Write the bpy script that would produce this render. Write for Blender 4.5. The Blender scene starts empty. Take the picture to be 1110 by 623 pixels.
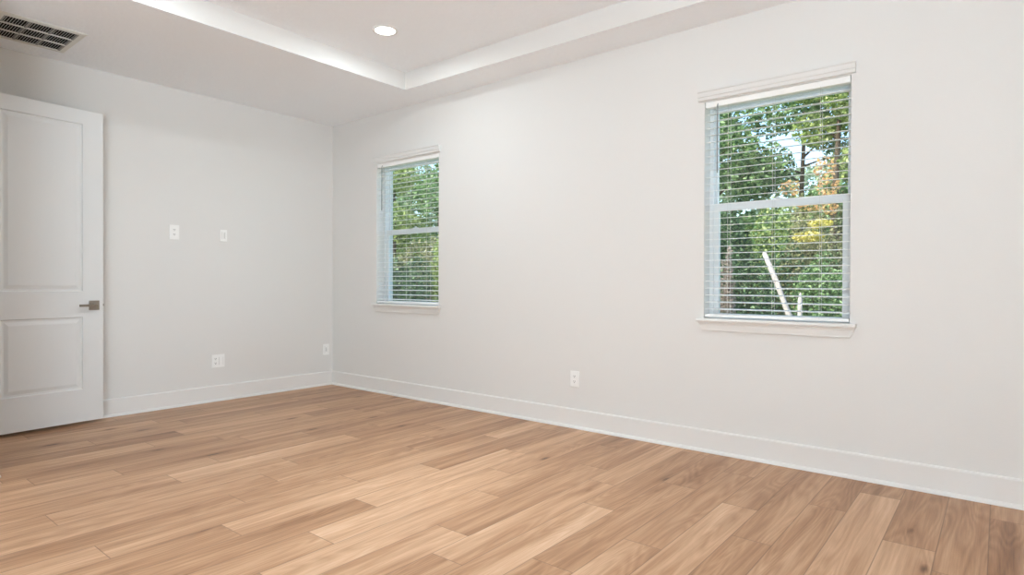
import bpy, bmesh, math, random
from mathutils import Vector, Matrix

C = bpy.context.scene
COL = C.collection
R = math.radians

# ------------------------------------------------------------------ camera
cd = bpy.data.cameras.new('camera')
cam = bpy.data.objects.new('camera', cd)
COL.objects.link(cam)
C.camera = cam
cd.sensor_fit = 'HORIZONTAL'
cd.sensor_width = 36.0
cd.lens = 36.0 * 655.98 / 1110.0
cd.shift_y = -(311.5 - 311.0) / 1110.0
cd.clip_start = 0.05
cd.clip_end = 300
_yaw, _pitch, _roll = 2.25027284, -0.00584344, 0.00344708
_f = Vector((math.cos(_pitch) * math.cos(_yaw), math.cos(_pitch) * math.sin(_yaw), math.sin(_pitch)))
_r = Vector((math.sin(_yaw), -math.cos(_yaw), 0))
_u = _r.cross(_f)
_r2 = _r * math.cos(_roll) + _u * math.sin(_roll)
_u2 = -_r * math.sin(_roll) + _u * math.cos(_roll)
M = Matrix((_r2, _u2, -_f)).transposed().to_4x4()
M.translation = Vector((5.5367, -3.8114, 1.0755))
cam.matrix_world = M

# ------------------------------------------------------------------ world, sun, lamps, exposure
C.view_settings.view_transform = 'Standard'
C.view_settings.look = 'None'
C.view_settings.gamma = 1.0
C.view_settings.use_curve_mapping = False
C.view_settings.exposure = -0.02
C.cycles.use_denoising = True
C.cycles.max_bounces = 12
C.cycles.diffuse_bounces = 8
C.cycles.transparent_max_bounces = 24
C.cycles.sample_clamp_indirect = 8.0

SKY_STRENGTH = 0.50
SUN_STRENGTH = 6.0
CAN_POWER = 10.0          # watts per ceiling downlight
FILL_POWER = 415.0         # added fill lamp in a made-up side opening, tilted to brighten the ceiling

world = bpy.data.worlds.new('world')
C.world = world
world.use_nodes = True
wn = world.node_tree
bg = wn.nodes['Background']
sky = wn.nodes.new('ShaderNodeTexSky')
sky.sky_type = 'NISHITA'
sky.sun_disc = False
sky.sun_elevation = R(42)
sky.sun_rotation = R(200)
sky.air_density = 1.0
sky.dust_density = 2.0
wn.links.new(sky.outputs[0], bg.inputs[0])
bg.inputs[1].default_value = SKY_STRENGTH

sd = bpy.data.lights.new('sun', 'SUN')
sd.energy = SUN_STRENGTH
sd.angle = R(0.6)
sd.color = (1.0, 0.95, 0.86)
sun = bpy.data.objects.new('sun', sd)
COL.objects.link(sun)
sun.rotation_euler = (R(48), 0, R(-28))

H, H2 = 2.74, 2.89                       # soffit and tray ceiling heights
XMAX, YMIN = 7.3, -7.2
CANS = [(2.087, -1.0, 1.0, 180), (3.25, -1.6, 0.42, 62), (2.087, -2.4, 1.0, 180), (4.2, -1.2, 0.15, 180)]   # x, y, share of power, beam
for _x, _y, _k, _s in CANS:
    ld = bpy.data.lights.new('downlight', 'AREA')
    ld.shape = 'DISK'
    ld.size = 0.14
    ld.energy = CAN_POWER * _k
    ld.spread = R(_s)
    ld.color = (0.84, 0.94, 1.0)
    lo = bpy.data.objects.new('downlight', ld)
    COL.objects.link(lo)
    lo.location = (_x, _y, H2 - 0.016)
for _loc, _rot, _w, _k in (((XMAX + 0.04, -6.0, 0.80), (R(90 + 74), 0, R(86)), 1.9, 1.0),):
    dl = bpy.data.lights.new('fill_lamp', 'AREA')  # unseen fill, added and aimed upward to lift ceiling brightness
    dl.shape = 'RECTANGLE'
    dl.size, dl.size_y = _w, 1.3
    dl.energy = FILL_POWER * _k
    dl.color = (0.765, 0.895, 1.0)
    do = bpy.data.objects.new('fill_lamp', dl)
    COL.objects.link(do)
    do.location = _loc
    do.rotation_euler = _rot

# ------------------------------------------------------------------ helpers
def lin(r, g, b):
    f = lambda c: (c / 255 / 12.92) if c / 255 <= 0.04045 else ((c / 255 + 0.055) / 1.055) ** 2.4
    return (f(r), f(g), f(b), 1.0)

def tag(o, label=None, cat=None, group=None, kind=None):
    if label: o['label'] = label
    if cat: o['category'] = cat
    if group: o['group'] = group
    if kind: o['kind'] = kind
    return o

def empty(name, loc, rotz=0.0):
    o = bpy.data.objects.new(name, None)
    COL.objects.link(o)
    o.location = loc
    o.rotation_euler = (0, 0, rotz)
    o.empty_display_size = 0.1
    return o

def obj(name, bm, mats, parent=None, smooth=False, recalc=True):
    if recalc:
        bmesh.ops.recalc_face_normals(bm, faces=bm.faces)
    me = bpy.data.meshes.new(name)
    bm.to_mesh(me)
    bm.free()
    for m in (mats if isinstance(mats, (list, tuple)) else [mats]):
        me.materials.append(m)
    if smooth:
        me.polygons.foreach_set('use_smooth', [True] * len(me.polygons))
    o = bpy.data.objects.new(name, me)
    COL.objects.link(o)
    if parent:
        o.parent = parent
    return o

def box(bm, x0, x1, y0, y1, z0, z1, bevel=0.0, mat=0):
    vs = [bm.verts.new((x, y, z)) for x in (x0, x1) for y in (y0, y1) for z in (z0, z1)]
    q = [(0, 1, 3, 2), (4, 6, 7, 5), (0, 4, 5, 1), (2, 3, 7, 6), (0, 2, 6, 4), (1, 5, 7, 3)]
    fs = [bm.faces.new([vs[i] for i in f]) for f in q]
    for f in fs: f.material_index = mat
    if bevel > 0:
        es = list({e for f in fs for e in f.edges})
        r = bmesh.ops.bevel(bm, geom=es, offset=bevel, segments=2, profile=0.7, affect='EDGES')
        for f in r['faces']: f.material_index = mat
    return bm

def tube(bm, pts, radii, n=8, caps=True):
    rings = []
    for i, p in enumerate(pts):
        p = Vector(p)
        a = Vector(pts[max(i - 1, 0)]); b = Vector(pts[min(i + 1, len(pts) - 1)])
        d = (b - a).normalized()
        s = d.orthogonal().normalized() if abs(d.z) > 0.95 else d.cross(Vector((0, 0, 1))).normalized()
        t = d.cross(s).normalized()
        rr = radii[i] if isinstance(radii, (list, tuple)) else radii
        rings.append([bm.verts.new(p + rr * (math.cos(2 * math.pi * k / n) * s + math.sin(2 * math.pi * k / n) * t)) for k in range(n)])
    for A, B in zip(rings, rings[1:]):
        for k in range(n):
            bm.faces.new((A[k], A[(k + 1) % n], B[(k + 1) % n], B[k]))
    if caps:
        bm.faces.new(rings[0][::-1]); bm.faces.new(rings[-1])
    return bm

def extrude_profile(bm, prof, A, B, axis_n, up=Vector((0, 0, 1)), miterA=0.0, miterB=0.0):
    """prof: list of (out, up) closed polygon swept from A to B; miter shifts the end by miter*out along the run."""
    A, B = Vector(A), Vector(B)
    d = (B - A).normalized()
    n = Vector(axis_n)
    ra = [bm.verts.new(A + n * o + up * h + d * (miterA * o)) for o, h in prof]
    rb = [bm.verts.new(B + n * o + up * h + d * (miterB * o)) for o, h in prof]
    k = len(prof)
    for i in range(k):
        bm.faces.new((ra[i], ra[(i + 1) % k], rb[(i + 1) % k], rb[i]))
    bm.faces.new(ra[::-1]); bm.faces.new(rb)
    return bm

def holed_slab(bm, us, vs, holes, to3, thick):
    """Grid slab with hole cells; to3(u, v, w) maps to space, w = 0 room face, w = thick outer face."""
    nu, nv = len(us) - 1, len(vs) - 1
    solid = lambda i, j: 0 <= i < nu and 0 <= j < nv and (i, j) not in holes
    cache = {}
    def V(i, j, w):
        k = (i, j, w)
        if k not in cache:
            cache[k] = bm.verts.new(to3(us[i], vs[j], thick if w else 0.0))
        return cache[k]
    for i in range(nu):
        for j in range(nv):
            if not solid(i, j): continue
            bm.faces.new((V(i, j, 0), V(i + 1, j, 0), V(i + 1, j + 1, 0), V(i, j + 1, 0)))
            bm.faces.new((V(i, j, 1), V(i, j + 1, 1), V(i + 1, j + 1, 1), V(i + 1, j, 1)))
            for (di, dj, a, b) in ((-1, 0, (i, j), (i, j + 1)), (1, 0, (i + 1, j), (i + 1, j + 1)), (0, -1, (i, j), (i + 1, j)), (0, 1, (i, j + 1), (i + 1, j + 1))):
                if not solid(i + di, j + dj):
                    bm.faces.new((V(*a, 0), V(*b, 0), V(*b, 1), V(*a, 1)))
    return bm

# ------------------------------------------------------------------ materials
def new_mat(name):
    m = bpy.data.materials.new(name)
    m.use_nodes = True
    return m, m.node_tree.nodes, m.node_tree.links, m.node_tree.nodes['Principled BSDF']

def paint(name, rgb, rough=0.6, bump=0.0, scale=200.0, spec=0.3, mott=0.0):
    m, N, L, P = new_mat(name)
    P.inputs['Base Color'].default_value = lin(*rgb)
    P.inputs['Roughness'].default_value = rough
    P.inputs['Specular IOR Level'].default_value = spec
    tc = N.new('ShaderNodeTexCoord')
    nz = N.new('ShaderNodeTexNoise')
    nz.inputs['Scale'].default_value = scale
    nz.inputs['Detail'].default_value = 3.0
    L.new(tc.outputs['Object'], nz.inputs['Vector'])
    if bump > 0:
        b = N.new('ShaderNodeBump')
        b.inputs['Strength'].default_value = 0.6
        b.inputs['Distance'].default_value = bump
        L.new(nz.outputs['Fac'], b.inputs['Height'])
        L.new(b.outputs[0], P.inputs['Normal'])
    if mott > 0:
        mp = N.new('ShaderNodeMapRange')
        mp.inputs['From Min'].default_value = 0.3; mp.inputs['From Max'].default_value = 0.7
        mp.inputs['To Min'].default_value = 1 - mott; mp.inputs['To Max'].default_value = 1 + mott
        L.new(nz.outputs['Fac'], mp.inputs['Value'])
        mx = N.new('ShaderNodeVectorMath'); mx.operation = 'SCALE'
        mx.inputs[0].default_value = lin(*rgb)[:3]
        L.new(mp.outputs[0], mx.inputs['Scale'])
        L.new(mx.outputs[0], P.inputs['Base Color'])
    return m

M_wall = paint('wall_paint', (228, 227, 224), 0.75, 0.0008, 160)
M_ceil = paint('ceiling_texture', (246, 249, 252), 0.85, 0.009, 34)
M_trim = paint('trim_semigloss', (233, 232, 229), 0.4, 0.0, 40, 0.3)
M_door = paint('door_semigloss', (228, 229, 228), 0.4, 0.0, 40, 0.4)
M_vinyl = paint('white_vinyl', (236, 239, 240), 0.35, 0.0, 40, 0.4)
M_slat = paint('white_blind_slat', (250, 250, 248), 0.45, 0.0, 60, 0.35)
M_cord = paint('blind_cord', (222, 222, 218), 0.8, 0.0003, 600)
M_plate = paint('wall_plate_plastic', (247, 247, 245), 0.3, 0.0, 40, 0.5)
M_slot = paint('dark_slot', (58, 54, 50), 0.7, 0.0, 40)
M_groove = paint('grey_groove', (168, 166, 162), 0.6, 0.0, 40)
M_vent = paint('white_enamel', (222, 222, 216), 0.45, 0.0, 40, 0.4)
M_backing = paint('dark_backing', (30, 30, 28), 0.9, 0.0006, 80)
M_fin = paint('grey_fin_metal', (210, 210, 205), 0.5, 0.0, 40)
M_strip = paint('grey_strip_metal', (150, 150, 144), 0.5, 0.0, 40)
M_valance = paint('valance_white', (226, 225, 222), 0.4, 0.0, 40, 0.35)
M_wand = paint('wand_plastic', (150, 152, 150), 0.25, 0.0, 40, 0.6)

def metal(name, rgb, rough):
    m, N, L, P = new_mat(name)
    P.inputs['Base Color'].default_value = lin(*rgb)
    P.inputs['Metallic'].default_value = 1.0
    nz = N.new('ShaderNodeTexNoise'); nz.inputs['Scale'].default_value = 300
    mp = N.new('ShaderNodeMapRange')
    mp.inputs['To Min'].default_value = rough - 0.08; mp.inputs['To Max'].default_value = rough + 0.08
    L.new(nz.outputs['Fac'], mp.inputs['Value']); L.new(mp.outputs[0], P.inputs['Roughness'])
    return m
M_nickel = metal('satin_nickel', (150, 142, 132), 0.38)

def glass_mat():
    m = bpy.data.materials.new('window_glass'); m.use_nodes = True
    N, L = m.node_tree.nodes, m.node_tree.links
    N.clear()
    out = N.new('ShaderNodeOutputMaterial')
    tr = N.new('ShaderNodeBsdfTransparent'); tr.inputs[0].default_value = (0.93, 0.96, 0.95, 1)
    gl = N.new('ShaderNodeBsdfGlossy'); gl.inputs['Roughness'].default_value = 0.02
    fr = N.new('ShaderNodeFresnel')
    ge = N.new('ShaderNodeNewGeometry')
    ior = N.new('ShaderNodeMapRange')          # the same reflectance from both faces of the pane
    ior.inputs['To Min'].default_value = 1.45; ior.inputs['To Max'].default_value = 1 / 1.45
    L.new(ge.outputs['Backfacing'], ior.inputs['Value']); L.new(ior.outputs[0], fr.inputs[0])
    mx = N.new('ShaderNodeMixShader')
    L.new(fr.outputs[0], mx.inputs[0]); L.new(tr.outputs[0], mx.inputs[1]); L.new(gl.outputs[0], mx.inputs[2])
    L.new(mx.outputs[0], out.inputs[0])
    return m
M_glass = glass_mat()

def lamp_mat():
    m, N, L, P = new_mat('lit_lamp_lens')
    P.inputs['Base Color'].default_value = (0.9, 0.9, 0.88, 1)
    P.inputs['Emission Color'].default_value = (1.0, 0.97, 0.92, 1)
    P.inputs['Emission Strength'].default_value = 6.0
    return m
M_lens = lamp_mat()

def floor_mat():
    m, N, L, P = new_mat('oak_plank')
    def math_(op, a, b=None, clamp=False):
        n = N.new('ShaderNodeMath'); n.operation = op; n.use_clamp = clamp
        for i, v in enumerate((a, b)):
            if v is None: continue
            if hasattr(v, 'links') or not isinstance(v, (int, float)): L.new(v, n.inputs[i])
            else: n.inputs[i].default_value = v
        return n.outputs[0]
    uv = N.new('ShaderNodeUVMap'); uv.uv_map = 'plank_uv'
    sep = N.new('ShaderNodeSeparateXYZ'); L.new(uv.outputs[0], sep.inputs[0])
    at = N.new('ShaderNodeAttribute'); at.attribute_name = 'plank'
    sa = N.new('ShaderNodeSeparateColor'); L.new(at.outputs['Color'], sa.inputs[0])
    tone, seed, wid = sa.outputs[0], sa.outputs[1], sa.outputs[2]
    length = at.outputs['Alpha']
    u, v = sep.outputs[0], sep.outputs[1]
    off = math_('MULTIPLY', seed, 57.0)
    def vec(su, sv, extra=0.0):
        c = N.new('ShaderNodeCombineXYZ')
        L.new(math_('ADD', math_('MULTIPLY', u, su), math_('ADD', off, extra)), c.inputs[0])
        L.new(math_('ADD', math_('MULTIPLY', v, sv), off), c.inputs[1])
        return c.outputs[0]
    def noise(vc, scale, detail=4.0, rough=0.55, dist=0.0):
        n = N.new('ShaderNodeTexNoise')
        n.inputs['Scale'].default_value = scale; n.inputs['Detail'].default_value = detail
        n.inputs['Roughness'].default_value = rough; n.inputs['Distortion'].default_value = dist
        L.new(vc, n.inputs['Vector'])
        return n.outputs['Fac']
    fine = noise(vec(170, 5.0), 1.0, 5.0, 0.6)             # pores drawn out along the board
    streak = noise(vec(26, 0.7, 3.3), 1.0, 3.0, 0.5, 0.4)   # wider figure streaks
    cloud = noise(vec(8, 0.75, 9.1), 1.0, 2.0, 0.5)
    # cathedral figure: contour bands of a stretched noise
    hill = noise(vec(9, 0.85, 17.0), 1.0, 1.5, 0.4, 0.3)
    ring = math_('FRACT', math_('MULTIPLY', hill, 15.0))
    ring = math_('ABSOLUTE', math_('SUBTRACT', ring, 0.5))
    # knots
    vo = N.new('ShaderNodeTexVoronoi'); vo.inputs['Scale'].default_value = 1.0
    L.new(vec(6.0, 1.9, 31.0), vo.inputs['Vector'])
    rnd = N.new('ShaderNodeSeparateColor'); L.new(vo.outputs['Color'], rnd.inputs[0])
    kd = math_('SUBTRACT', 1.0, math_('MULTIPLY', vo.outputs['Distance'], 9.0), True)
    knot = math_('MULTIPLY', kd, math_('GREATER_THAN', rnd.outputs[0], 0.5))
    crack = math_('MULTIPLY', math_('SUBTRACT', 1.0, math_('MULTIPLY', vo.outputs['Distance'], 3.5), True), math_('GREATER_THAN', rnd.outputs[0], 0.5))
    s = math_('MULTIPLY', math_('SUBTRACT', fine, 0.5), 0.46)
    s = math_('ADD', s, math_('MULTIPLY', math_('SUBTRACT', streak, 0.5), 0.5))
    s = math_('ADD', s, math_('MULTIPLY', math_('SUBTRACT', cloud, 0.5), 0.72))
    s = math_('ADD', s, math_('MULTIPLY', math_('SUBTRACT', ring, 0.25), 0.26))
    s = math_('ADD', s, math_('MULTIPLY', math_('SUBTRACT', tone, 0.5), 0.58))
    s = math_('SUBTRACT', s, math_('MULTIPLY', knot, 0.55))
    s = math_('SUBTRACT', s, math_('MULTIPLY', crack, 0.16))
    s = math_('ADD', s, 0.5, True)
    ramp = N.new('ShaderNodeValToRGB')
    cr = ramp.color_ramp
    cr.elements[0].position = 0.0; cr.elements[0].color = lin(100, 68, 42)
    cr.elements[1].position = 1.0; cr.elements[1].color = lin(228, 195, 164)
    for pos, c in ((0.22, (147, 105, 73)), (0.5, (184, 142, 107)), (0.75, (209, 169, 134))):
        e = cr.elements.new(pos); e.color = lin(*c)
    L.new(s, ramp.inputs[0])
    # seams between boards
    eu = math_('MINIMUM', u, math_('SUBTRACT', wid, u))
    ev = math_('MINIMUM', v, math_('SUBTRACT', length, v))
    edge = math_('MINIMUM', eu, ev)
    seam = math_('SUBTRACT', 1.0, math_('DIVIDE', edge, 0.0030), True)
    mx = N.new('ShaderNodeMix'); mx.data_type = 'RGBA'
    L.new(math_('MULTIPLY', seam, 0.68), mx.inputs['Factor'])
    L.new(ramp.outputs[0], mx.inputs[6]); mx.inputs[7].default_value = lin(92, 64, 44)
    L.new(mx.outputs[2], P.inputs['Base Color'])
    rr = math_('ADD', 0.36, math_('MULTIPLY', math_('SUBTRACT', fine, 0.5), 0.2))
    L.new(rr, P.inputs['Roughness'])
    P.inputs['Specular IOR Level'].default_value = 0.3
    b = N.new('ShaderNodeBump'); b.inputs['Strength'].default_value = 0.35; b.inputs['Distance'].default_value = 0.002
    L.new(math_('SUBTRACT', math_('MULTIPLY', fine, 0.4), seam), b.inputs['Height'])
    L.new(b.outputs[0], P.inputs['Normal'])
    return m
M_floor = floor_mat()

def leaf_mat(name, cols, trans=0.35):
    m = bpy.data.materials.new(name); m.use_nodes = True
    N, L = m.node_tree.nodes, m.node_tree.links
    P = N['Principled BSDF']; out = N['Material Output']
    g = N.new('ShaderNodeNewGeometry')
    ramp = N.new('ShaderNodeValToRGB'); cr = ramp.color_ramp
    cr.elements[0].color = lin(*cols[0]); cr.elements[1].color = lin(*cols[-1])
    for i, c in enumerate(cols[1:-1]):
        e = cr.elements.new((i + 1) / (len(cols) - 1)); e.color = lin(*c)
    L.new(g.outputs['Random Per Island'], ramp.inputs[0])
    L.new(ramp.outputs[0], P.inputs['Base Color'])
    P.inputs['Roughness'].default_value = 0.45
    t = N.new('ShaderNodeBsdfTranslucent'); L.new(ramp.outputs[0], t.inputs[0])
    mx = N.new('ShaderNodeMixShader'); mx.inputs[0].default_value = trans
    L.new(P.outputs[0], mx.inputs[1]); L.new(t.outputs[0], mx.inputs[2]); L.new(mx.outputs[0], out.inputs[0])
    return m
M_green = leaf_mat('mid_green_leaf', [(62, 92, 58), (92, 128, 78), (132, 164, 104), (176, 200, 146)])
M_dark = leaf_mat('dark_green_leaf', [(38, 62, 46), (58, 90, 62), (86, 120, 80), (138, 164, 118)])
M_yel = leaf_mat('yellow_green_leaf', [(96, 124, 66), (136, 158, 86), (172, 188, 112), (206, 214, 156)])
M_olive = leaf_mat('olive_leaf', [(84, 88, 58), (122, 126, 84), (158, 160, 114), (196, 190, 150)])
M_gold = leaf_mat('yellow_leaf', [(176, 164, 84), (206, 194, 92), (222, 208, 124), (232, 222, 160)])
M_orange = leaf_mat('orange_leaf', [(196, 140, 92), (216, 168, 116), (228, 192, 146), (210, 184, 110)])
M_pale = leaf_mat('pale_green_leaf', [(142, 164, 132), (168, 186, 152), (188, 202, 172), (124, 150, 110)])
M_grass = leaf_mat('grass_blade', [(64, 106, 78), (98, 138, 98), (136, 172, 130), (176, 202, 172)])
M_dry = leaf_mat('dry_vine_leaf', [(138, 120, 110), (170, 152, 142), (194, 180, 170), (128, 124, 98)])
M_bark = paint('grey_brown_bark', (84, 74, 62), 0.9, 0.02, 9, 0.1, 0.3)
M_white_bark = paint('bleached_wood', (186, 176, 170), 0.8, 0.008, 14, 0.1, 0.08)
M_ground = paint('grass_ground', (96, 124, 78), 0.95, 0.05, 6, 0.1, 0.3)

# ------------------------------------------------------------------ room shell
WIN = [(0.735, 1.610, 0.874, 2.246), (4.047, 4.882, 0.858, 2.244)]
WT = 0.20
bm = bmesh.new()
us = [-0.2, WIN[0][0], WIN[0][1], WIN[1][0], WIN[1][1], XMAX + 0.2]
vs = [-0.3, WIN[1][2] - 0.045, WIN[0][2] - 0.045, WIN[1][3], WIN[0][3], 3.1]
vs = [-0.3, WIN[1][2] - 0.035, WIN[1][3], 3.1]
holed_slab(bm, us, vs, {(1, 1), (3, 1)}, lambda u, v, w: (u, w, v), WT)
tag(obj('wall_right', bm, M_wall), 'off-white painted wall with two windows', 'wall', kind='structure')

bm = bmesh.new()
box(bm, -0.2, 0.0, YMIN - 0.2, 0.0, -0.3, 3.1)
tag(obj('wall_left', bm, M_wall), 'plain off-white painted wall with outlets behind the open door', 'wall', kind='structure')

# wall on the near side of the open door, with its doorway, and the return beside it
bm = bmesh.new()
holed_slab(bm, [0.0, 0.235, 1.03, 1.235], [-0.05, 0.0, 2.40, 3.1], {(1, 1)}, lambda u, v, w: (u, -3.02 - w, v), 0.12)
box(bm, 1.115, 1.235, YMIN, -3.14, -0.05, 3.1)
tag(obj('wall_front', bm, M_wall), 'off-white wall with the doorway of the open door', 'wall', kind='structure')
bm = bmesh.new()
box(bm, -0.2, XMAX + 0.2, YMIN - 0.2, YMIN, -0.3, 3.1)
tag(obj('wall_back', bm, M_wall), 'plain off-white wall behind the camera', 'wall', kind='structure')
bm = bmesh.new()
holed_slab(bm, [YMIN, -7.0, -5.0, 0.0], [-0.3, 0.2, 2.3, 3.1], {(1, 1)}, lambda u, v, w: (XMAX + w, u, v), 0.2)  # opening added to hold the unseen fill lamp
tag(obj('wall_side', bm, M_wall), 'off-white side wall with a wide opening added for the fill lamp beyond the right edge', 'wall', kind='structure')

# ceiling: soffit ring, tray faces, raised tray
TX0, TX1, TY0, TY1 = 1.533, 5.9, -3.55, -0.33
bm = bmesh.new()
def quad(*p):
    return bm.faces.new([bm.verts.new(q) for q in p])
quad((-0.1, YMIN - .1, H), (TX0, YMIN - .1, H), (TX0, .1, H), (-0.1, .1, H))
quad((TX1, YMIN - .1, H), (XMAX + .1, YMIN - .1, H), (XMAX + .1, .1, H), (TX1, .1, H))
quad((TX0, YMIN - .1, H), (TX1, YMIN - .1, H), (TX1, TY0, H), (TX0, TY0, H))
quad((TX0, TY1, H), (TX1, TY1, H), (TX1, .1, H), (TX0, .1, H))
f1 = [quad((TX0, TY0, H), (TX0, TY1, H), (TX0, TY1, H2), (TX0, TY0, H2)),
      quad((TX0, TY1, H), (TX1, TY1, H), (TX1, TY1, H2), (TX0, TY1, H2)),
      quad((TX1, TY1, H), (TX1, TY0, H), (TX1, TY0, H2), (TX1, TY1, H2)),
      quad((TX1, TY0, H), (TX0, TY0, H), (TX0, TY0, H2), (TX1, TY0, H2))]
for f in f1: f.material_index = 1
quad((TX0, TY0, H2), (TX1, TY0, H2), (TX1, TY1, H2), (TX0, TY1, H2))
quad((-.1, YMIN - .1, 3.1), (XMAX + .1, YMIN - .1, 3.1), (XMAX + .1, .1, 3.1), (-.1, .1, 3.1))
bmesh.ops.remove_doubles(bm, verts=bm.verts, dist=1e-5)
tag(obj('ceiling', bm, [M_ceil, M_wall]), 'white textured ceiling with a raised tray', 'ceiling', kind='structure')

# floor: one mesh of oak boards laid towards the window wall
random.seed(11)
bounds = [7.42, 7.24, 7.06, 6.88, 6.70, 6.52, 6.34, 6.17, 6.0, 5.84, 5.68, 5.504, 5.34, 5.155, 4.975, 4.81, 4.645, 4.475, 4.305, 4.115, 3.945, 3.78, 3.59, 3.405,
          3.215, 3.033, 2.85, 2.67, 2.495, 2.305, 2.115, 1.92, 1.745, 1.574, 1.407, 1.24, 1.065, 0.89, 0.72, 0.55, 0.385, 0.205, 0.03, -0.15]
JOINT = {5.504: -.257, 5.34: -1.05, 5.155: -.844, 4.975: -.239, 4.81: -.592, 4.645: -1.205, 4.475: -.843, 4.305: -.349, 4.115: -.74, 3.945: -1.277,
         3.78: -.958, 3.59: -1.927, 3.405: -.30, 3.215: -1.154, 3.033: -1.961, 2.85: -1.355, 2.67: -.604, 2.495: -1.15, 2.305: -.878,
         2.115: -1.816, 1.92: -1.218, 1.745: -2.09, 1.574: -1.37, 1.407: -1.73, 1.24: -.65, 1.065: -2.2, .89: -1.943, .72: -1.25, .55: -.6, .385: -1.905, .205: -1.49, .03: -.9}
TONE = {(5.155, -1.0): .70, (4.975, -.8): .78, (5.34, -.6): .36, (5.504, -.8): .24, (5.155, -.4): .40, (4.81, -1.0): .60, (4.81, -.3): .36, (4.475, -1.2): .76,
        (4.645, -.8): .42, (4.645, -1.6): .62, (4.475, -.4): .48, (3.945, -1.6): .74, (3.945, -.8): .42, (3.78, -1.3): .62, (4.115, -1.0): .50,
        (4.305, -.8): .50, (4.305, -1.6): .62, (3.405, -1.7): .80, (3.405, -.9): .44, (3.59, -1.4): .52, (3.215, -1.5): .74, (3.033, -1.5): .78,
        (3.033, -2.4): .40, (2.85, -1.8): .70, (2.85, -2.7): .40, (2.67, -1.4): .58, (2.67, -2.2): .60, (2.495, -1.7): .48, (2.305, -1.3): .54,
        (2.115, -2.3): .68, (2.115, -1.2): .44, (1.92, -1.6): .78, (1.92, -.7): .40, (1.92, -2.7): .46, (3.215, -.6): .56, (2.85, -.8): .38, (3.59, -.4): .42}
bm = bmesh.new()
uvl = bm.loops.layers.uv.new('plank_uv')
cl = bm.loops.layers.float_color.new('plank')
for b1, b0 in zip(bounds, bounds[1:]):
    j0 = JOINT.get(b0, -random.uniform(0, 1.18))
    while j0 < 0.05: j0 += 1.18
    y = j0
    while y > YMIN - 0.2:
        ya, yb = y, y - 1.18
        tone = min(0.85, max(0.15, random.gauss(0.5, 0.12)))
        for (tx, ty), tv in TONE.items():
            if abs(tx - b0) < 1e-4 and yb < ty < ya: tone = tv
        seed = random.random()
        a_, b_ = min(ya, 0.1), max(yb, YMIN - 0.2)
        f = bm.faces.new([bm.verts.new(q) for q in ((b0, b_, 0), (b1, b_, 0), (b1, a_, 0), (b0, a_, 0))])
        for lp in f.loops:
            lp[uvl].uv = (lp.vert.co.x - b0, lp.vert.co.y - yb)
            lp[cl] = (tone, seed, b1 - b0, 1.18)
        y = yb
fl = obj('floor', bm, M_floor, recalc=False)
tag(fl, 'light oak plank floor running towards the window wall', 'floor', kind='structure')
bm = bmesh.new()
box(bm, -0.2, XMAX + 0.2, YMIN - 0.2, 0.2, -0.3, -0.004)
tag(obj('floor_slab', bm, M_wall), 'slab under the plank floor', 'floor', kind='structure')

# baseboards with shoe moulding
BB = [(0, 0.014), (0.015, 0.014), (0.015, 0.133), (0.012, 0.1395), (0.007, 0.142), (0, 0.142)]
SH = [(0, 0), (0.030, 0), (0.0295, 0.006), (0.027, 0.012), (0.022, 0.017), (0.015, 0.020), (0, 0.020)]
def baseboard(name, A, B, n, ma, mb, label):
    bm = bmesh.new()
    extrude_profile(bm, BB, A, B, n, miterA=ma, miterB=mb)
    o = tag(obj(name, bm, M_trim), label, 'baseboard', kind='structure')
    bm = bmesh.new()
    extrude_profile(bm, SH, A, B, n, miterA=ma, miterB=mb)
    obj('shoe_moulding', bm, M_trim, o)
    return o
baseboard('baseboard_right', (0, 0, 0), (XMAX, 0, 0), (0, -1, 0), 1, -1, 'white baseboard along the window wall')
baseboard('baseboard_left', (0, 0, 0), (0, -3.02, 0), (1, 0, 0), 1, 0, 'white baseboard along the outlet wall')
bf = baseboard('baseboard_front', (1.105, -3.02, 0), (1.235, -3.02, 0), (0, 1, 0), 0, 1, 'white baseboard end at the left edge of the floor')

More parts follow.
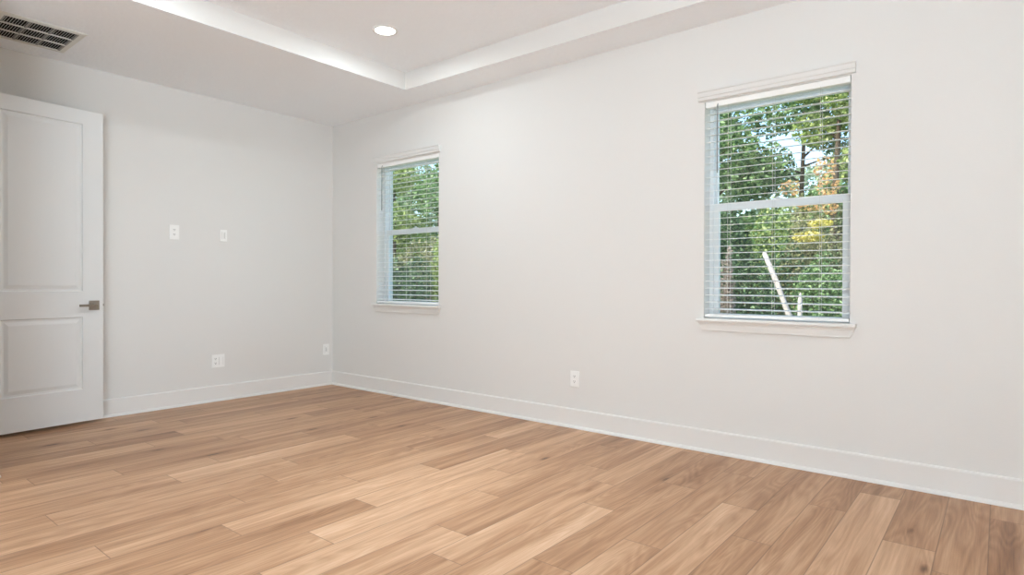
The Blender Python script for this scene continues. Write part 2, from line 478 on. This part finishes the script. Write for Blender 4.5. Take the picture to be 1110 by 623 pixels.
# ------------------------------------------------------------------ windows
def make_window(name, x0, x1, z0, z1, label):
    bm = bmesh.new()
    ya, yb = 0.095, 0.185
    zb = z0 - 0.03
    fw = 0.026
    box(bm, x0, x0 + fw, ya, yb, zb, z1, 0.002)
    box(bm, x1 - fw, x1, ya, yb, zb, z1, 0.002)
    box(bm, x0 + fw, x1 - fw, ya, yb, z1 - 0.03, z1, 0.002)
    box(bm, x0 + fw, x1 - fw, ya, yb, zb, z0 - 0.005, 0.002)
    root = tag(obj(name, bm, M_vinyl), label, 'window', kind='structure')
    zm = 1.575
    # fixed upper light
    bm = bmesh.new()
    a, b = x0 + fw, x1 - fw
    box(bm, a, b, 0.14, 0.165, zm - 0.02, zm + 0.018, 0.002)
    box(bm, a, a + 0.012, 0.14, 0.165, zm + 0.018, z1 - 0.03, 0.001)
    box(bm, b - 0.012, b, 0.14, 0.165, zm + 0.018, z1 - 0.03, 0.001)
    box(bm, a + 0.012, b - 0.012, 0.14, 0.165, z1 - 0.045, z1 - 0.03, 0.001)
    up = obj('upper_sash', bm, M_vinyl, root)
    bm = bmesh.new(); box(bm, a + 0.010, b - 0.010, 0.150, 0.154, zm + 0.015, z1 - 0.04)
    obj('glass_pane', bm, M_glass, up)
    # sliding lower sash
    bm = bmesh.new()
    sw = 0.032
    box(bm, a, a + sw, 0.105, 0.136, z0 - 0.004, zm + 0.025, 0.003)
    box(bm, b - sw, b, 0.105, 0.136, z0 - 0.004, zm + 0.025, 0.003)
    box(bm, a + sw, b - sw, 0.102, 0.136, zm - 0.022, zm + 0.025, 0.003)
    box(bm, a + sw, b - sw, 0.102, 0.136, z0 - 0.004, z0 + 0.028, 0.003)
    lo = obj('lower_sash', bm, M_vinyl, root)
    bm = bmesh.new(); box(bm, a + sw - 0.004, b - sw + 0.004, 0.118, 0.122, z0 + 0.024, zm - 0.018)
    obj('glass_pane', bm, M_glass, lo)
    bm = bmesh.new()
    xm = (x0 + x1) / 2
    box(bm, xm - 0.03, xm + 0.03, 0.108, 0.132, zm + 0.025, zm + 0.033, 0.002)
    tube(bm, [(xm, 0.12, zm + 0.033), (xm, 0.12, zm + 0.043)], 0.009, 10)
    obj('sash_lock', bm, M_vinyl, lo)
    # stool and apron
    bm = bmesh.new()
    ex = 0.034
    # the part inside the opening is as wide as the opening, the nose runs past it
    P_in = [(-0.095, -0.022), (0, -0.022), (0, 0), (-0.095, 0)]
    P_out = [(0, -0.022), (0.042, -0.022), (0.0455, -0.018), (0.047, -0.011), (0.0455, -0.004), (0.042, 0), (0, 0)]
    extrude_profile(bm, P_in, (x0, 0, z0), (x1, 0, z0), (0, -1, 0))
    extrude_profile(bm, P_out, (x0 - ex, 0, z0), (x1 + ex, 0, z0), (0, -1, 0))
    sill = obj('window_sill', bm, M_trim, root)
    bm = bmesh.new()
    zt, zl = z0 - 0.022, z0 - 0.080
    AP = [(0, zl), (0.014, zl), (0.016, zl + 0.004), (0.016, zl + 0.012), (0.020, zt - 0.020), (0.026, zt - 0.006), (0.026, zt), (0, zt)]
    # returned ends lean inwards towards the bottom
    ra, rb = [], []
    for o_, h_ in AP:
        k = (zt - h_) / (zt - zl)
        ra.append(bm.verts.new((x0 - 0.030 + 0.026 * k, -o_, h_)))
        rb.append(bm.verts.new((x1 + 0.030 - 0.026 * k, -o_, h_)))
    n = len(AP)
    for i in range(n):
        bm.faces.new((ra[i], ra[(i + 1) % n], rb[(i + 1) % n], rb[i]))
    bm.faces.new(ra[::-1]); bm.faces.new(rb)
    obj('apron', bm, M_trim, root)
    return root
make_window('window_1', *WIN[0], 'white single-hung window nearer the room corner')
make_window('window_2', *WIN[1], 'white single-hung window with yellow and orange trees outside')

# ------------------------------------------------------------------ venetian blinds
def make_blind(x0, x1, z0, z1, label):
    root = tag(empty('window_blind', ((x0 + x1) / 2, 0.03, z0)), label, 'window blind', 'white slatted blinds in the windows')
    ox, oz = (x0 + x1) / 2, z0
    hw = (x1 - x0) / 2 - 0.005
    zl = lambda z: z - oz
    yl = lambda y: y - 0.03
    # head rail
    bm = bmesh.new()
    box(bm, -hw, hw, yl(0.006), yl(0.058), zl(z1 - 0.036), zl(z1 - 0.001), 0.002)
    obj('head_rail', bm, M_slat, root)
    # valance: crown-shaped board in front with short returned ends
    bm = bmesh.new()
    zt, zb = zl(z1 + 0.068), zl(z1 + 0.006)
    VP = [(0, zb), (0.020, zb), (0.022, zb + 0.004), (0.022, zb + 0.020), (0.026, zb + 0.024), (0.026, zb + 0.050), (0.031, zb + 0.056), (0.031, zt), (0, zt)]
    extrude_profile(bm, VP, (-hw - 0.042, yl(0), 0), (hw + 0.028, yl(0), 0), (0, -1, 0))
    obj('valance', bm, M_valance, root)
    # slats
    n, zs, dz = 30, z1 - 0.034, 0.0446
    me = None
    for k in range(n):
        z = zl(zs - k * dz)
        if me is None:
            bm = bmesh.new()
            m_ = 6
            top, bot = [], []
            for i in range(m_ + 1):
                t = i / m_
                y = yl(0.008) + 0.049 * t
                c = 0.0013 * (1 - (2 * t - 1) ** 2)
                top.append((y, c + 0.0010)); bot.append((y, c - 0.0010))
            prof = top + bot[::-1]
            A = [bm.verts.new((-hw, y, h)) for y, h in prof]
            B = [bm.verts.new((hw, y, h)) for y, h in prof]
            q = len(prof)
            for i in range(q):
                bm.faces.new((A[i], A[(i + 1) % q], B[(i + 1) % q], B[i]))
            bm.faces.new(A[::-1]); bm.faces.new(B)
            o = obj('slat', bm, M_slat, root)
            me = o.data
        else:
            o = bpy.data.objects.new('slat', me); COL.objects.link(o); o.parent = root
        o.location = (0, 0, z)
        o.rotation_euler = (R(6.0), 0, 0)
    zlast = zs - (n - 1) * dz
    bm = bmesh.new()
    box(bm, -hw, hw, yl(0.007), yl(0.059), zl(z0 + 0.008), zl(z0 + 0.026), 0.003)
    obj('bottom_rail', bm, M_slat, root)
    for f in (0.175, 0.5, 0.815):
        x = -hw + 2 * hw * f
        bm = bmesh.new()
        for y in (0.0065, 0.0585):
            tube(bm, [(x, yl(y), zl(z1 - 0.03)), (x, yl(y), zl(z0 + 0.02))], 0.0011, 6)
        for k in range(n):
            z = zl(zs - k * dz) - 0.0022
            tube(bm, [(x, yl(0.0065), z), (x, yl(0.0585), z)], 0.0006, 4)
        obj('ladder_cord', bm, M_cord, root)
    bm = bmesh.new()
    xw = -hw + 0.080
    tube(bm, [(xw, yl(0.002), zl(z1 - 0.02)), (xw, yl(-0.004), zl(z1 - 0.035)), (xw, yl(-0.004), zl(z1 - 0.44)), (xw, yl(-0.004), zl(z1 - 0.462))], [0.002, 0.0045, 0.0048, 0.0042], 6)
    obj('tilt_wand', bm, M_wand, root)
    return root
make_blind(*WIN[0], 'white slatted blind on the window nearer the room corner, slats open')
make_blind(*WIN[1], 'white slatted blind on the larger-looking window at right, slats open')

# ------------------------------------------------------------------ open door
def make_door():
    w, zb, zt, th = 0.767, 0.026, 2.366, 0.035
    root_bm = bmesh.new()
    h = zt - zb
    xs = [0, 0.135, 0.632, w]
    zs = [0, 0.268 - zb, 0.813 - zb, 1.006 - zb, 2.262 - zb, h]
    cells = {(1, 1), (1, 3)}
    bm = root_bm
    g = {}
    def V(i, j, y):
        k = (i, j, y)
        if k not in g: g[k] = bm.verts.new((xs[i], y, zs[j]))
        return g[k]
    for side in (0.0, -th):
        for i in range(3):
            for j in range(5):
                if (i, j) in cells: continue
                bm.faces.new((V(i, j, side), V(i + 1, j, side), V(i + 1, j + 1, side), V(i, j + 1, side)))
        sg = -1 if side == 0.0 else 1
        for (i, j) in cells:
            ring = [V(i, j, side), V(i + 1, j, side), V(i + 1, j + 1, side), V(i, j + 1, side)]
            x0, x1, z0, z1 = xs[i], xs[i + 1], zs[j], zs[j + 1]
            for ins, dep in ((0.006, 0.009), (0.020, 0.0095), (0.044, 0.003), (0.047, 0.0028)):
                nr = [bm.verts.new(p) for p in ((x0 + ins, side + sg * dep, z0 + ins), (x1 - ins, side + sg * dep, z0 + ins), (x1 - ins, side + sg * dep, z1 - ins), (x0 + ins, side + sg * dep, z1 - ins))]
                for k in range(4):
                    bm.faces.new((ring[k], ring[(k + 1) % 4], nr[(k + 1) % 4], nr[k]))
                ring = nr
            bm.faces.new(ring)
    for i in range(3):
        for j in (0, 5):
            bm.faces.new((V(i, j, 0.0), V(i + 1, j, 0.0), V(i + 1, j, -th), V(i, j, -th)))
    for j in range(5):
        for i in (0, 3):
            bm.faces.new((V(i, j, 0.0), V(i, j + 1, 0.0), V(i, j + 1, -th), V(i, j, -th)))
    root = obj('door_1', bm, M_door)
    root.location = (0.150, -2.163, zb)
    root.rotation_euler = (0, 0, math.atan2(-0.9949, 0.1009))
    tag(root, 'white two-panel door standing open against the left wall', 'door', kind='structure')
    zc, xc = 0.899 - zb, 0.062
    for side in (1, -1):
        y0 = 0.0 if side == 1 else -th
        bm = bmesh.new()
        ya, yb = sorted((y0, y0 + side * 0.009))
        box(bm, xc - 0.034, xc + 0.034, ya, yb, zc - 0.036, zc + 0.036, 0.002)
        hd = obj('door_handle', bm, M_nickel, root)
        bm = bmesh.new()
        tube(bm, [(xc, y0 + side * 0.009, zc), (xc, y0 + side * 0.040, zc)], [0.012, 0.010], 14)
        ya, yb = sorted((y0 + side * 0.036, y0 + side * 0.050))
        box(bm, xc - 0.012, xc + 0.112, ya, yb, zc - 0.009, zc + 0.009, 0.003)
        obj('lever', bm, M_nickel, hd)
    bm = bmesh.new()
    box(bm, -0.0015, 0.001, -0.030, -0.005, zc - 0.03, zc + 0.03)
    box(bm, -0.011, 0.0, -0.024, -0.011, zc - 0.008, zc + 0.010, 0.002)
    obj('latch', bm, M_nickel, root)
make_door()

# ------------------------------------------------------------------ wall plates
def plate_base(w, h, parent_args, label, cat, group=None, name='wall_outlet'):
    loc, rotz = parent_args
    root = tag(empty(name, loc, rotz), label, cat, group)
    bm = bmesh.new()
    box(bm, -w / 2, w / 2, -0.0075, -0.0005, -h / 2, h / 2, 0.003)
    obj('cover_plate', bm, M_plate, root)
    return root
def duplex(root, x, zc=0.0, sc=1.0):
    for dz in (0.0195 * sc, -0.0195 * sc):
        bm = bmesh.new()
        n = 20
        rw, rh = 0.0165 * sc, 0.0145 * sc
        ring = []
        for k in range(n):
            a = 2 * math.pi * k / n
            ring.append((x + rw * math.cos(a), zc + dz + max(-rh * 0.85, min(rh * 0.85, rh * 1.1 * math.sin(a)))))
        A = [bm.verts.new((p, -0.0065, q)) for p, q in ring]
        B = [bm.verts.new((p, -0.0095, q)) for p, q in ring]
        for k in range(n):
            bm.faces.new((A[k], A[(k + 1) % n], B[(k + 1) % n], B[k]))
        bm.faces.new(B)
        rc = obj('receptacle', bm, M_plate, root)
        bm = bmesh.new()
        box(bm, x - 0.0075 * sc, x - 0.0045 * sc, -0.0101, -0.0088, zc + dz - 0.001, zc + dz + 0.0075 * sc)
        box(bm, x + 0.0045 * sc, x + 0.0075 * sc, -0.0101, -0.0088, zc + dz - 0.000, zc + dz + 0.0075 * sc)
        tube(bm, [(x, -0.0088, zc + dz - 0.0065 * sc), (x, -0.0101, zc + dz - 0.0065 * sc)], 0.0030 * sc, 8)
        obj('slots', bm, M_slot, rc)
    bm = bmesh.new()
    tube(bm, [(x, -0.0066, zc), (x, -0.0082, zc)], 0.003, 10)
    obj('screw', bm, M_plate, root)
def rocker(root, x, w=0.033, h=0.067):
    bm = bmesh.new()
    box(bm, x - w / 2, x + w / 2, -0.0095, -0.0065, -h / 2, h / 2, 0.001)
    ins = obj('insert', bm, M_plate, root)
    bm = bmesh.new()
    box(bm, x - w / 2 - 0.002, x - w / 2, -0.0078, -0.0068, -h / 2 - .002, h / 2 + .002)
    box(bm, x + w / 2, x + w / 2 + 0.002, -0.0078, -0.0068, -h / 2 - .002, h / 2 + .002)
    obj('shadow_gap', bm, M_groove, ins)
    return ins
def coax(root, x, z=0.0):
    bm = bmesh.new()
    tube(bm, [(x, -0.0066, z), (x, -0.010, z)], 0.0075, 6)
    tube(bm, [(x, -0.0100, z), (x, -0.018, z)], 0.0045, 10)
    obj('coax_jack', bm, M_nickel, root)

RL = R(90)
r = plate_base(0.080, 0.124, ((0, -1.588, 1.507), RL), 'white duplex outlet high on the left wall, beside the door', 'outlet')
duplex(r, 0.0)
r = plate_base(0.062, 0.106, ((0, -1.163, 1.504), RL), 'narrow white blank-looking plate high on the wall, right of the high outlet', 'wall plate', name='wall_plate')
ins = rocker(r, 0.0, 0.026, 0.062)
bm = bmesh.new(); box(bm, 0.002, 0.006, -0.0101, -0.009, -0.028, 0.028); obj('groove', bm, M_groove, ins)
r = plate_base(0.117, 0.117, ((0, -1.212, 0.363), RL), 'wide two-gang white outlet plate low on the left wall', 'outlet')
duplex(r, -0.024)
rocker(r, 0.026)
r = plate_base(0.071, 0.115, ((0, -0.080, 0.374), RL), 'small white plate low in the room corner above the baseboard', 'wall plate', name='wall_plate')
ins = rocker(r, 0.0)
bm = bmesh.new(); box(bm, -0.003, 0.003, -0.0101, -0.009, -0.022, 0.022); obj('groove', bm, M_groove, ins)
r = plate_base(0.076, 0.118, ((3.067, 0, 0.365), 0.0), 'white duplex outlet low on the wall between the two windows', 'outlet')
duplex(r, 0.0)

# ------------------------------------------------------------------ return-air vent in the soffit
def make_vent():
    x0, x1, y0, y1 = 0.237, 0.752, -2.900, -2.435
    ix0, ix1, iy0, iy1 = 0.276, 0.712, -2.866, -2.470
    root = tag(empty('ceiling_vent', ((x0 + x1) / 2, (y0 + y1) / 2, H)), 'white ceiling vent grille with dark-backed openings above the open door', 'vent')
    cx, cy = (x0 + x1) / 2, (y0 + y1) / 2
    bm = bmesh.new()
    zt, zb = -0.0005, -0.010
    o_ = [(x0, y0), (x1, y0), (x1, y1), (x0, y1)]
    i_ = [(ix0, iy0), (ix1, iy0), (ix1, iy1), (ix0, iy1)]
    m_ = [((a[0] * 0.75 + b[0] * 0.25), (a[1] * 0.75 + b[1] * 0.25)) for a, b in zip(o_, i_)]
    rings = [[(p, zt) for p in o_], [(p, -0.004) for p in o_], [(p, zb) for p in m_], [(p, zb) for p in i_], [(p, zt) for p in i_]]
    vr = [[bm.verts.new((p[0] - cx, p[1] - cy, z)) for p, z in ring] for ring in rings]
    for A, B in zip(vr, vr[1:]):
        for k in range(4):
            bm.faces.new((A[k], A[(k + 1) % 4], B[(k + 1) % 4], B[k]))
    obj('frame', bm, M_vent, root)
    bm = bmesh.new()
    box(bm, ix0 - cx, ix1 - cx, iy0 - cy, iy1 - cy, -0.0022, -0.0006)
    obj('backing_sheet', bm, M_backing, root)  # dark sheet against the soffit, its colour stands in for shade inside the duct
    rw = (ix1 - ix0 - 2 * 0.012) / 3
    for k in (1, 2):
        bm = bmesh.new()
        xa = ix0 + k * rw + (k - 1) * 0.012
        box(bm, xa - cx, xa + 0.012 - cx, iy0 - cy, iy1 - cy, -0.010, -0.0022, 0.001)
        obj('bar', bm, M_vent, root)
    gy = (iy1 - iy0 - 4 * 0.012) / 3
    for k in range(3):
        xa = ix0 + k * (rw + 0.012) - cx
        for g in range(3):
            ya = iy0 + 0.012 + g * (gy + 0.012) - cy
            bm = bmesh.new()
            nf = 8
            for q in range(nf):
                yc = ya + gy * (q + 0.5) / nf
                vs = [bm.verts.new(p) for p in ((xa, yc - 0.0020, -0.0086), (xa + rw, yc - 0.0020, -0.0086), (xa + rw, yc + 0.0018, -0.0060), (xa, yc + 0.0018, -0.0060),
                                                 (xa, yc - 0.0018, -0.0078), (xa + rw, yc - 0.0018, -0.0078), (xa + rw, yc + 0.0020, -0.0052), (xa, yc + 0.0020, -0.0052))]
                for f in ((0, 1, 2, 3), (4, 7, 6, 5), (0, 4, 5, 1), (2, 6, 7, 3), (0, 3, 7, 4), (1, 5, 6, 2)):
                    bm.faces.new([vs[i] for i in f])
            obj('fin_panel', bm, M_fin, root)
        for g in range(4):
            ya = iy0 + g * (gy + 0.012) - cy
            bm = bmesh.new()
            box(bm, xa, xa + rw, ya, ya + 0.012, -0.0085, -0.0022, 0.001)
            obj('cross_strip', bm, M_strip, root)
make_vent()

# ------------------------------------------------------------------ recessed light
def make_can(x, y):
    root = tag(empty('recessed_light', (x, y, H2)), 'round white recessed downlight, lit, in the tray ceiling', 'ceiling light')
    bm = bmesh.new()
    n = 40
    prof = [(0.092, -0.0005), (0.091, -0.004), (0.086, -0.007), (0.074, -0.007), (0.072, -0.002)]
    rr = [[bm.verts.new((r_ * math.cos(2 * math.pi * k / n), r_ * math.sin(2 * math.pi * k / n), z)) for k in range(n)] for r_, z in prof]
    for A, B in zip(rr, rr[1:]):
        for k in range(n):
            bm.faces.new((A[k], A[(k + 1) % n], B[(k + 1) % n], B[k]))
    obj('trim_ring', bm, M_trim, root, smooth=True)
    bm = bmesh.new()
    c = [bm.verts.new((0.0735 * math.cos(2 * math.pi * k / n), 0.0735 * math.sin(2 * math.pi * k / n), -0.0045)) for k in range(n)]
    d = [bm.verts.new((0.05 * math.cos(2 * math.pi * k / n), 0.05 * math.sin(2 * math.pi * k / n), -0.0075)) for k in range(n)]
    for k in range(n):
        bm.faces.new((c[k], d[k], d[(k + 1) % n], c[(k + 1) % n]))
    bm.faces.new(d)
    obj('lens', bm, M_lens, root, smooth=True)
make_can(*CANS[0][:2])

# ------------------------------------------------------------------ outdoors
bm = bmesh.new()
gx = [-40 + 4 * i for i in range(21)]
gy_ = [0.25] + [2 + 2.4 * i for i in range(20)]
random.seed(3)
gv = [[bm.verts.new((x, y, -0.25 + (random.uniform(-0.06, 0.06) if y > 1 else 0))) for x in gx] for y in gy_]
for j in range(len(gy_) - 1):
    for i in range(len(gx) - 1):
        bm.faces.new((gv[j][i], gv[j][i + 1], gv[j + 1][i + 1], gv[j + 1][i]))
tag(obj('ground', bm, M_ground, smooth=True), 'grassy ground outside the windows', 'ground', kind='structure')

def foliage(name, blobs, n, size, mat, parent, rng, droop=0.0):
    """Leaves scattered through ellipsoid blobs (cx, cy, cz, rx, ry, rz); every leaf is a small folded blade."""
    verts, faces = [], []
    vol = [b[3] * b[4] * b[5] for b in blobs]
    tot = sum(vol)
    for b, v_ in zip(blobs, vol):
        for _ in range(max(6, int(n * v_ / tot))):
            while True:
                p = Vector((rng.uniform(-1, 1), rng.uniform(-1, 1), rng.uniform(-1, 1)))
                l = p.length
                if 0.05 < l <= 1: break
            p = p / l * (l ** 0.55)
            c = Vector((b[0] + p.x * b[3], b[1] + p.y * b[4], b[2] + p.z * b[5]))
            d = Vector((rng.gauss(0, 1), rng.gauss(0, 1), rng.gauss(0, 0.6) - droop)).normalized()
            s = d.orthogonal().normalized()
            s.rotate(Matrix.Rotation(rng.uniform(0, 6.283), 3, d))
            nn = d.cross(s)
            L = size * rng.uniform(0.6, 1.4); w = L * 0.34
            k = len(verts)
            verts += [c - d * L * .5, c + s * w - nn * w * .35, c + d * L * .5, c - s * w - nn * w * .35]
            faces += [(k, k + 1, k + 2), (k, k + 2, k + 3)]
    me = bpy.data.meshes.new(name)
    me.from_pydata(verts, [], faces)
    me.materials.append(mat)
    o = bpy.data.objects.new(name, me); COL.objects.link(o); o.parent = parent
    return o

def tree(name, x, y, trunk, limbs, blobs, n, size, mat, label, cat, seed, bark=None, group=None, extra=None):
    """trunk / limbs: (points, radii) in coordinates about the tree's foot."""
    rng = random.Random(seed)
    root = tag(empty(name, (x, y, -0.25)), label, cat, group)
    if trunk:
        bm = bmesh.new(); tube(bm, trunk[0], trunk[1], 9)
        tk = obj('trunk', bm, bark or M_bark, root, smooth=True)
        for pts, rad in limbs:
            bm = bmesh.new(); tube(bm, pts, rad, 6)
            obj('branch', bm, bark or M_bark, root, smooth=True)
    foliage('foliage', blobs, n, size, mat, root, rng)
    for (eb, en, es, em) in (extra or []):
        foliage('foliage', eb, en, es, em, root, rng)
    return root

def auto_tree(name, x, y, h, crown, n, size, mat, label, cat, seed, r0=0.12, group=None, low=0.3, extra=None, bark=None, nb=7):
    rng = random.Random(seed * 7 + 1)
    lean = (rng.uniform(-.25, .25), rng.uniform(-.25, .25))
    pts = [(lean[0] * t * t, lean[1] * t * t, h * t) for t in (0, .25, .5, .75, 1)]
    rad = [r0, r0 * .85, r0 * .68, r0 * .45, r0 * .15]
    limbs, blobs = [], []
    for k in range(nb):
        t = rng.uniform(low, .9)
        a = k * 2.4 + rng.uniform(-.5, .5)
        ln = crown * rng.uniform(.55, .95) * (1.15 - .6 * t)
        b = Vector((lean[0] * t * t, lean[1] * t * t, h * t))
        e = b + Vector((math.cos(a) * ln, math.sin(a) * ln, ln * rng.uniform(.1, .6)))
        limbs.append(([b, b.lerp(e, .5) + Vector((0, 0, .08)), e], [r0 * .35, r0 * .22, r0 * .06]))
        rr = crown * rng.uniform(.38, .6)
        blobs.append((e.x, e.y, e.z, rr, rr, rr * .75))
    blobs.append((lean[0], lean[1], h, crown * .5, crown * .5, crown * .5))
    return tree(name, x, y, (pts, rad), limbs, blobs, n, size, mat, label, cat, seed, bark, group, extra)

def bush(name, x, y, w, d, h, n, size, mat, label, cat, seed, group=None, extra=None):
    rng = random.Random(seed * 5 + 2)
    root = tag(empty(name, (x, y, -0.25)), label, cat, group)
    bm = bmesh.new()
    blobs = []
    for k in range(9):
        bx, by = rng.uniform(-.75, .75) * w, rng.uniform(-.75, .75) * d
        bz = h * rng.uniform(.25, .8)
        tube(bm, [(bx * .15, by * .15, 0), (bx * .5, by * .5, bz * .55), (bx, by, bz)], [0.025, 0.018, 0.006], 5)
        blobs.append((bx, by, bz, w * .48, d * .48, h * .3))
    blobs.append((0, 0, h * .25, w * .9, d * .9, h * .28))
    obj('stem', bm, M_bark, root, smooth=True)
    foliage('foliage', blobs, n, size, mat, root, rng)
    for (eb, en, es, em) in (extra or []):
        foliage('foliage', eb, en, es, em, root, rng)
    return root

# --- seen through the right window (window_2)
auto_tree('tree', 0.40, 9.6, 5.6, 1.35, 15000, .095, M_green, 'tall mid-green tree at upper left of the right window', 'tree', 1, .11, low=.3, nb=14)
auto_tree('tree', 2.10, 10.4, 6.3, 1.2, 7500, .09, M_green, 'slim dark-trunked tree rising at the centre of the right window', 'tree', 2, .075, low=.5, nb=9)
auto_tree('tree', 3.02, 9.0, 5.8, .95, 7000, .085, M_yel, 'dark-trunked tree with yellow-green leaves at upper right of the right window', 'tree', 3, .085, low=.6)
bush('shrub', 1.75, 9.3, .85, .8, 3.0, 8500, .075, M_yel, 'tall yellow-green shrub in the middle of the right window', 'shrub', 4)
bush('shrub', 3.05, 7.9, .50, .45, 2.9, 5200, .065, M_olive, 'tall olive shrub with orange leaf clusters at the right side of the right window', 'shrub', 5,
     extra=[([(.14, -.35, 3.30, .17, .2, .20), (-.42, -.3, 3.02, .18, .2, .14), (.2, -.4, 2.98, .2, .2, .16), (-.05, -.45, 2.70, .2, .2, .12), (.24, -.45, 2.62, .13, .2, .12)], 430, .06, M_orange)])
bush('shrub', 3.05, 7.3, .46, .35, 2.1, 6000, .06, M_olive, 'olive shrub with yellow leaf clusters below the orange leaves in the right window', 'shrub', 6,
     extra=[([(.05, -.45, 2.10, .24, .15, .09), (.22, -.45, 2.30, .18, .15, .08)], 330, .06, M_gold)])
bush('shrub', 3.36, 6.75, .50, .30, 1.75, 7500, .055, M_green, 'leafy mid-green bush at lower right of the right window', 'shrub', 7)
bush('shrub', 2.35, 7.4, .75, .5, 2.1, 10000, .06, M_dark, 'dark green bush behind the pale leaning log', 'shrub', 8)
bush('shrub', 1.55, 7.6, .65, .6, 2.7, 9000, .07, M_dark, 'dark green bush at left of the right window', 'shrub', 9)
bush('dry_vine', 2.36, 5.2, .10, .12, 1.75, 2600, .05, M_dry, 'pinkish-brown dry vine tangle at lower left of the right window', 'vine', 10)
# bare leaning log and stake
root = tag(empty('leaning_log', (3.20, 6.0, -0.25)), 'bare bleached log leaning to the left outside the right window', 'log')
bm = bmesh.new()
tube(bm, [(0.05, 0, 0.0), (-0.15, 0.0, .81), (-0.36, 0.0, 1.38), (-0.53, 0.0, 1.80), (-.545, 0, 1.83)], [.050, .047, .042, .036, .016], 10)
obj('trunk', bm, M_white_bark, root, smooth=True)
root = tag(empty('stake', (3.255, 5.7, -0.25)), 'short pale pointed stake standing right of the leaning log', 'stake')
bm = bmesh.new()
tube(bm, [(0, 0, 0), (0, 0, .6), (.005, 0, 1.1), (.008, 0, 1.21)], [.038, .036, .034, .006], 8)
obj('post', bm, M_white_bark, root, smooth=True)

# --- seen through the left window (window_1)
auto_tree('tree', -8.9, 8.3, 4.6, 1.25, 8000, .10, M_yel, 'yellow-green tree at upper left of the far window', 'tree', 21, .11, low=.4)
auto_tree('tree', -6.7, 8.6, 5.8, .95, 3800, .10, M_green, 'green tree at upper right of the far window with sky gaps', 'tree', 22, .09, low=.55)
bush('shrub', -5.00, 6.6, .30, .3, 2.5, 2200, .085, M_yel, 'bright green tall shrub at right of the far window', 'shrub', 23)
bush('shrub', -7.35, 7.6, 1.1, .6, 2.7, 11000, .085, M_olive, 'olive green bush across the middle of the far window', 'shrub', 24)
bush('shrub', -5.35, 5.7, .9, .6, 1.8, 11000, .065, M_dark, 'dark green bush at the bottom of the far window', 'shrub', 25)

# --- woodland farther off
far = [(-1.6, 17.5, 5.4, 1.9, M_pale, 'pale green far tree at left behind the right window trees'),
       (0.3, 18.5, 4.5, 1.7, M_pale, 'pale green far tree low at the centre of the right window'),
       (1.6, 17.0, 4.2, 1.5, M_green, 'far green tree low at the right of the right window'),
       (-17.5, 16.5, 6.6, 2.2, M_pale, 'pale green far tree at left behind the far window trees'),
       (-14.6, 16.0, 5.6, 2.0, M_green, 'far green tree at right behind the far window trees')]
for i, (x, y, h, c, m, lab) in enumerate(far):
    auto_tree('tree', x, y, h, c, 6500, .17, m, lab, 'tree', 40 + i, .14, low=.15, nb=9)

# tall grass in front of the bushes
rng = random.Random(77)
verts, faces = [], []
for _ in range(9000):
    x = rng.uniform(0.9, 4.6) if rng.random() < .55 else rng.uniform(-10.0, -3.2)
    y = rng.uniform(4.6, 6.2)
    hgt = rng.uniform(.35, .95)
    a = rng.uniform(0, 6.28); lx, ly = math.cos(a), math.sin(a)
    w = .009; b = rng.uniform(.05, .3) * hgt
    k = len(verts)
    verts += [(x - ly * w, y + lx * w, -.28), (x + ly * w, y - lx * w, -.28), (x + lx * b * .35 + ly * w * .8, y + ly * b * .35 - lx * w * .8, -.25 + hgt * .6),
              (x + lx * b * .35 - ly * w * .8, y + ly * b * .35 + lx * w * .8, -.25 + hgt * .6), (x + lx * b, y + ly * b, -.25 + hgt)]
    faces += [(k, k + 1, k + 2, k + 3), (k + 3, k + 2, k + 4)]
me = bpy.data.meshes.new('tall_grass'); me.from_pydata(verts, [], faces); me.materials.append(M_grass)
o = bpy.data.objects.new('tall_grass', me); COL.objects.link(o)
tag(o, 'tall pale green grass along the foot of the bushes outside', 'grass', kind='stuff')

# dense woodland edge closing the view behind the single trees
rng = random.Random(91)
verts, faces = [], []
for _ in range(16000):
    x = rng.uniform(-34, 16); y = rng.uniform(22, 25)
    top = 3.6 + 0.8 * math.sin(x * 0.9) + 0.5 * math.sin(x * 2.3 + 1)
    z = -0.25 + top * rng.random() ** 0.8
    c = Vector((x, y, z))
    d = Vector((rng.gauss(0, 1), rng.gauss(0, .6), rng.gauss(0, .8))).normalized()
    q = d.orthogonal().normalized(); q.rotate(Matrix.Rotation(rng.uniform(0, 6.283), 3, d))
    L_ = rng.uniform(.28, .55); n_ = d.cross(q)
    k = len(verts)
    verts += [c - d * L_ * .5, c + q * L_ * .35 - n_ * L_ * .1, c + d * L_ * .5, c - q * L_ * .35 - n_ * L_ * .1]
    faces += [(k, k + 1, k + 2), (k, k + 2, k + 3)]
me = bpy.data.meshes.new('woodland'); me.from_pydata(verts, [], faces); me.materials.append(M_dark)
o = bpy.data.objects.new('woodland', me); COL.objects.link(o)
tag(o, 'dense dark green woodland edge far behind the single trees', 'woodland', kind='stuff')
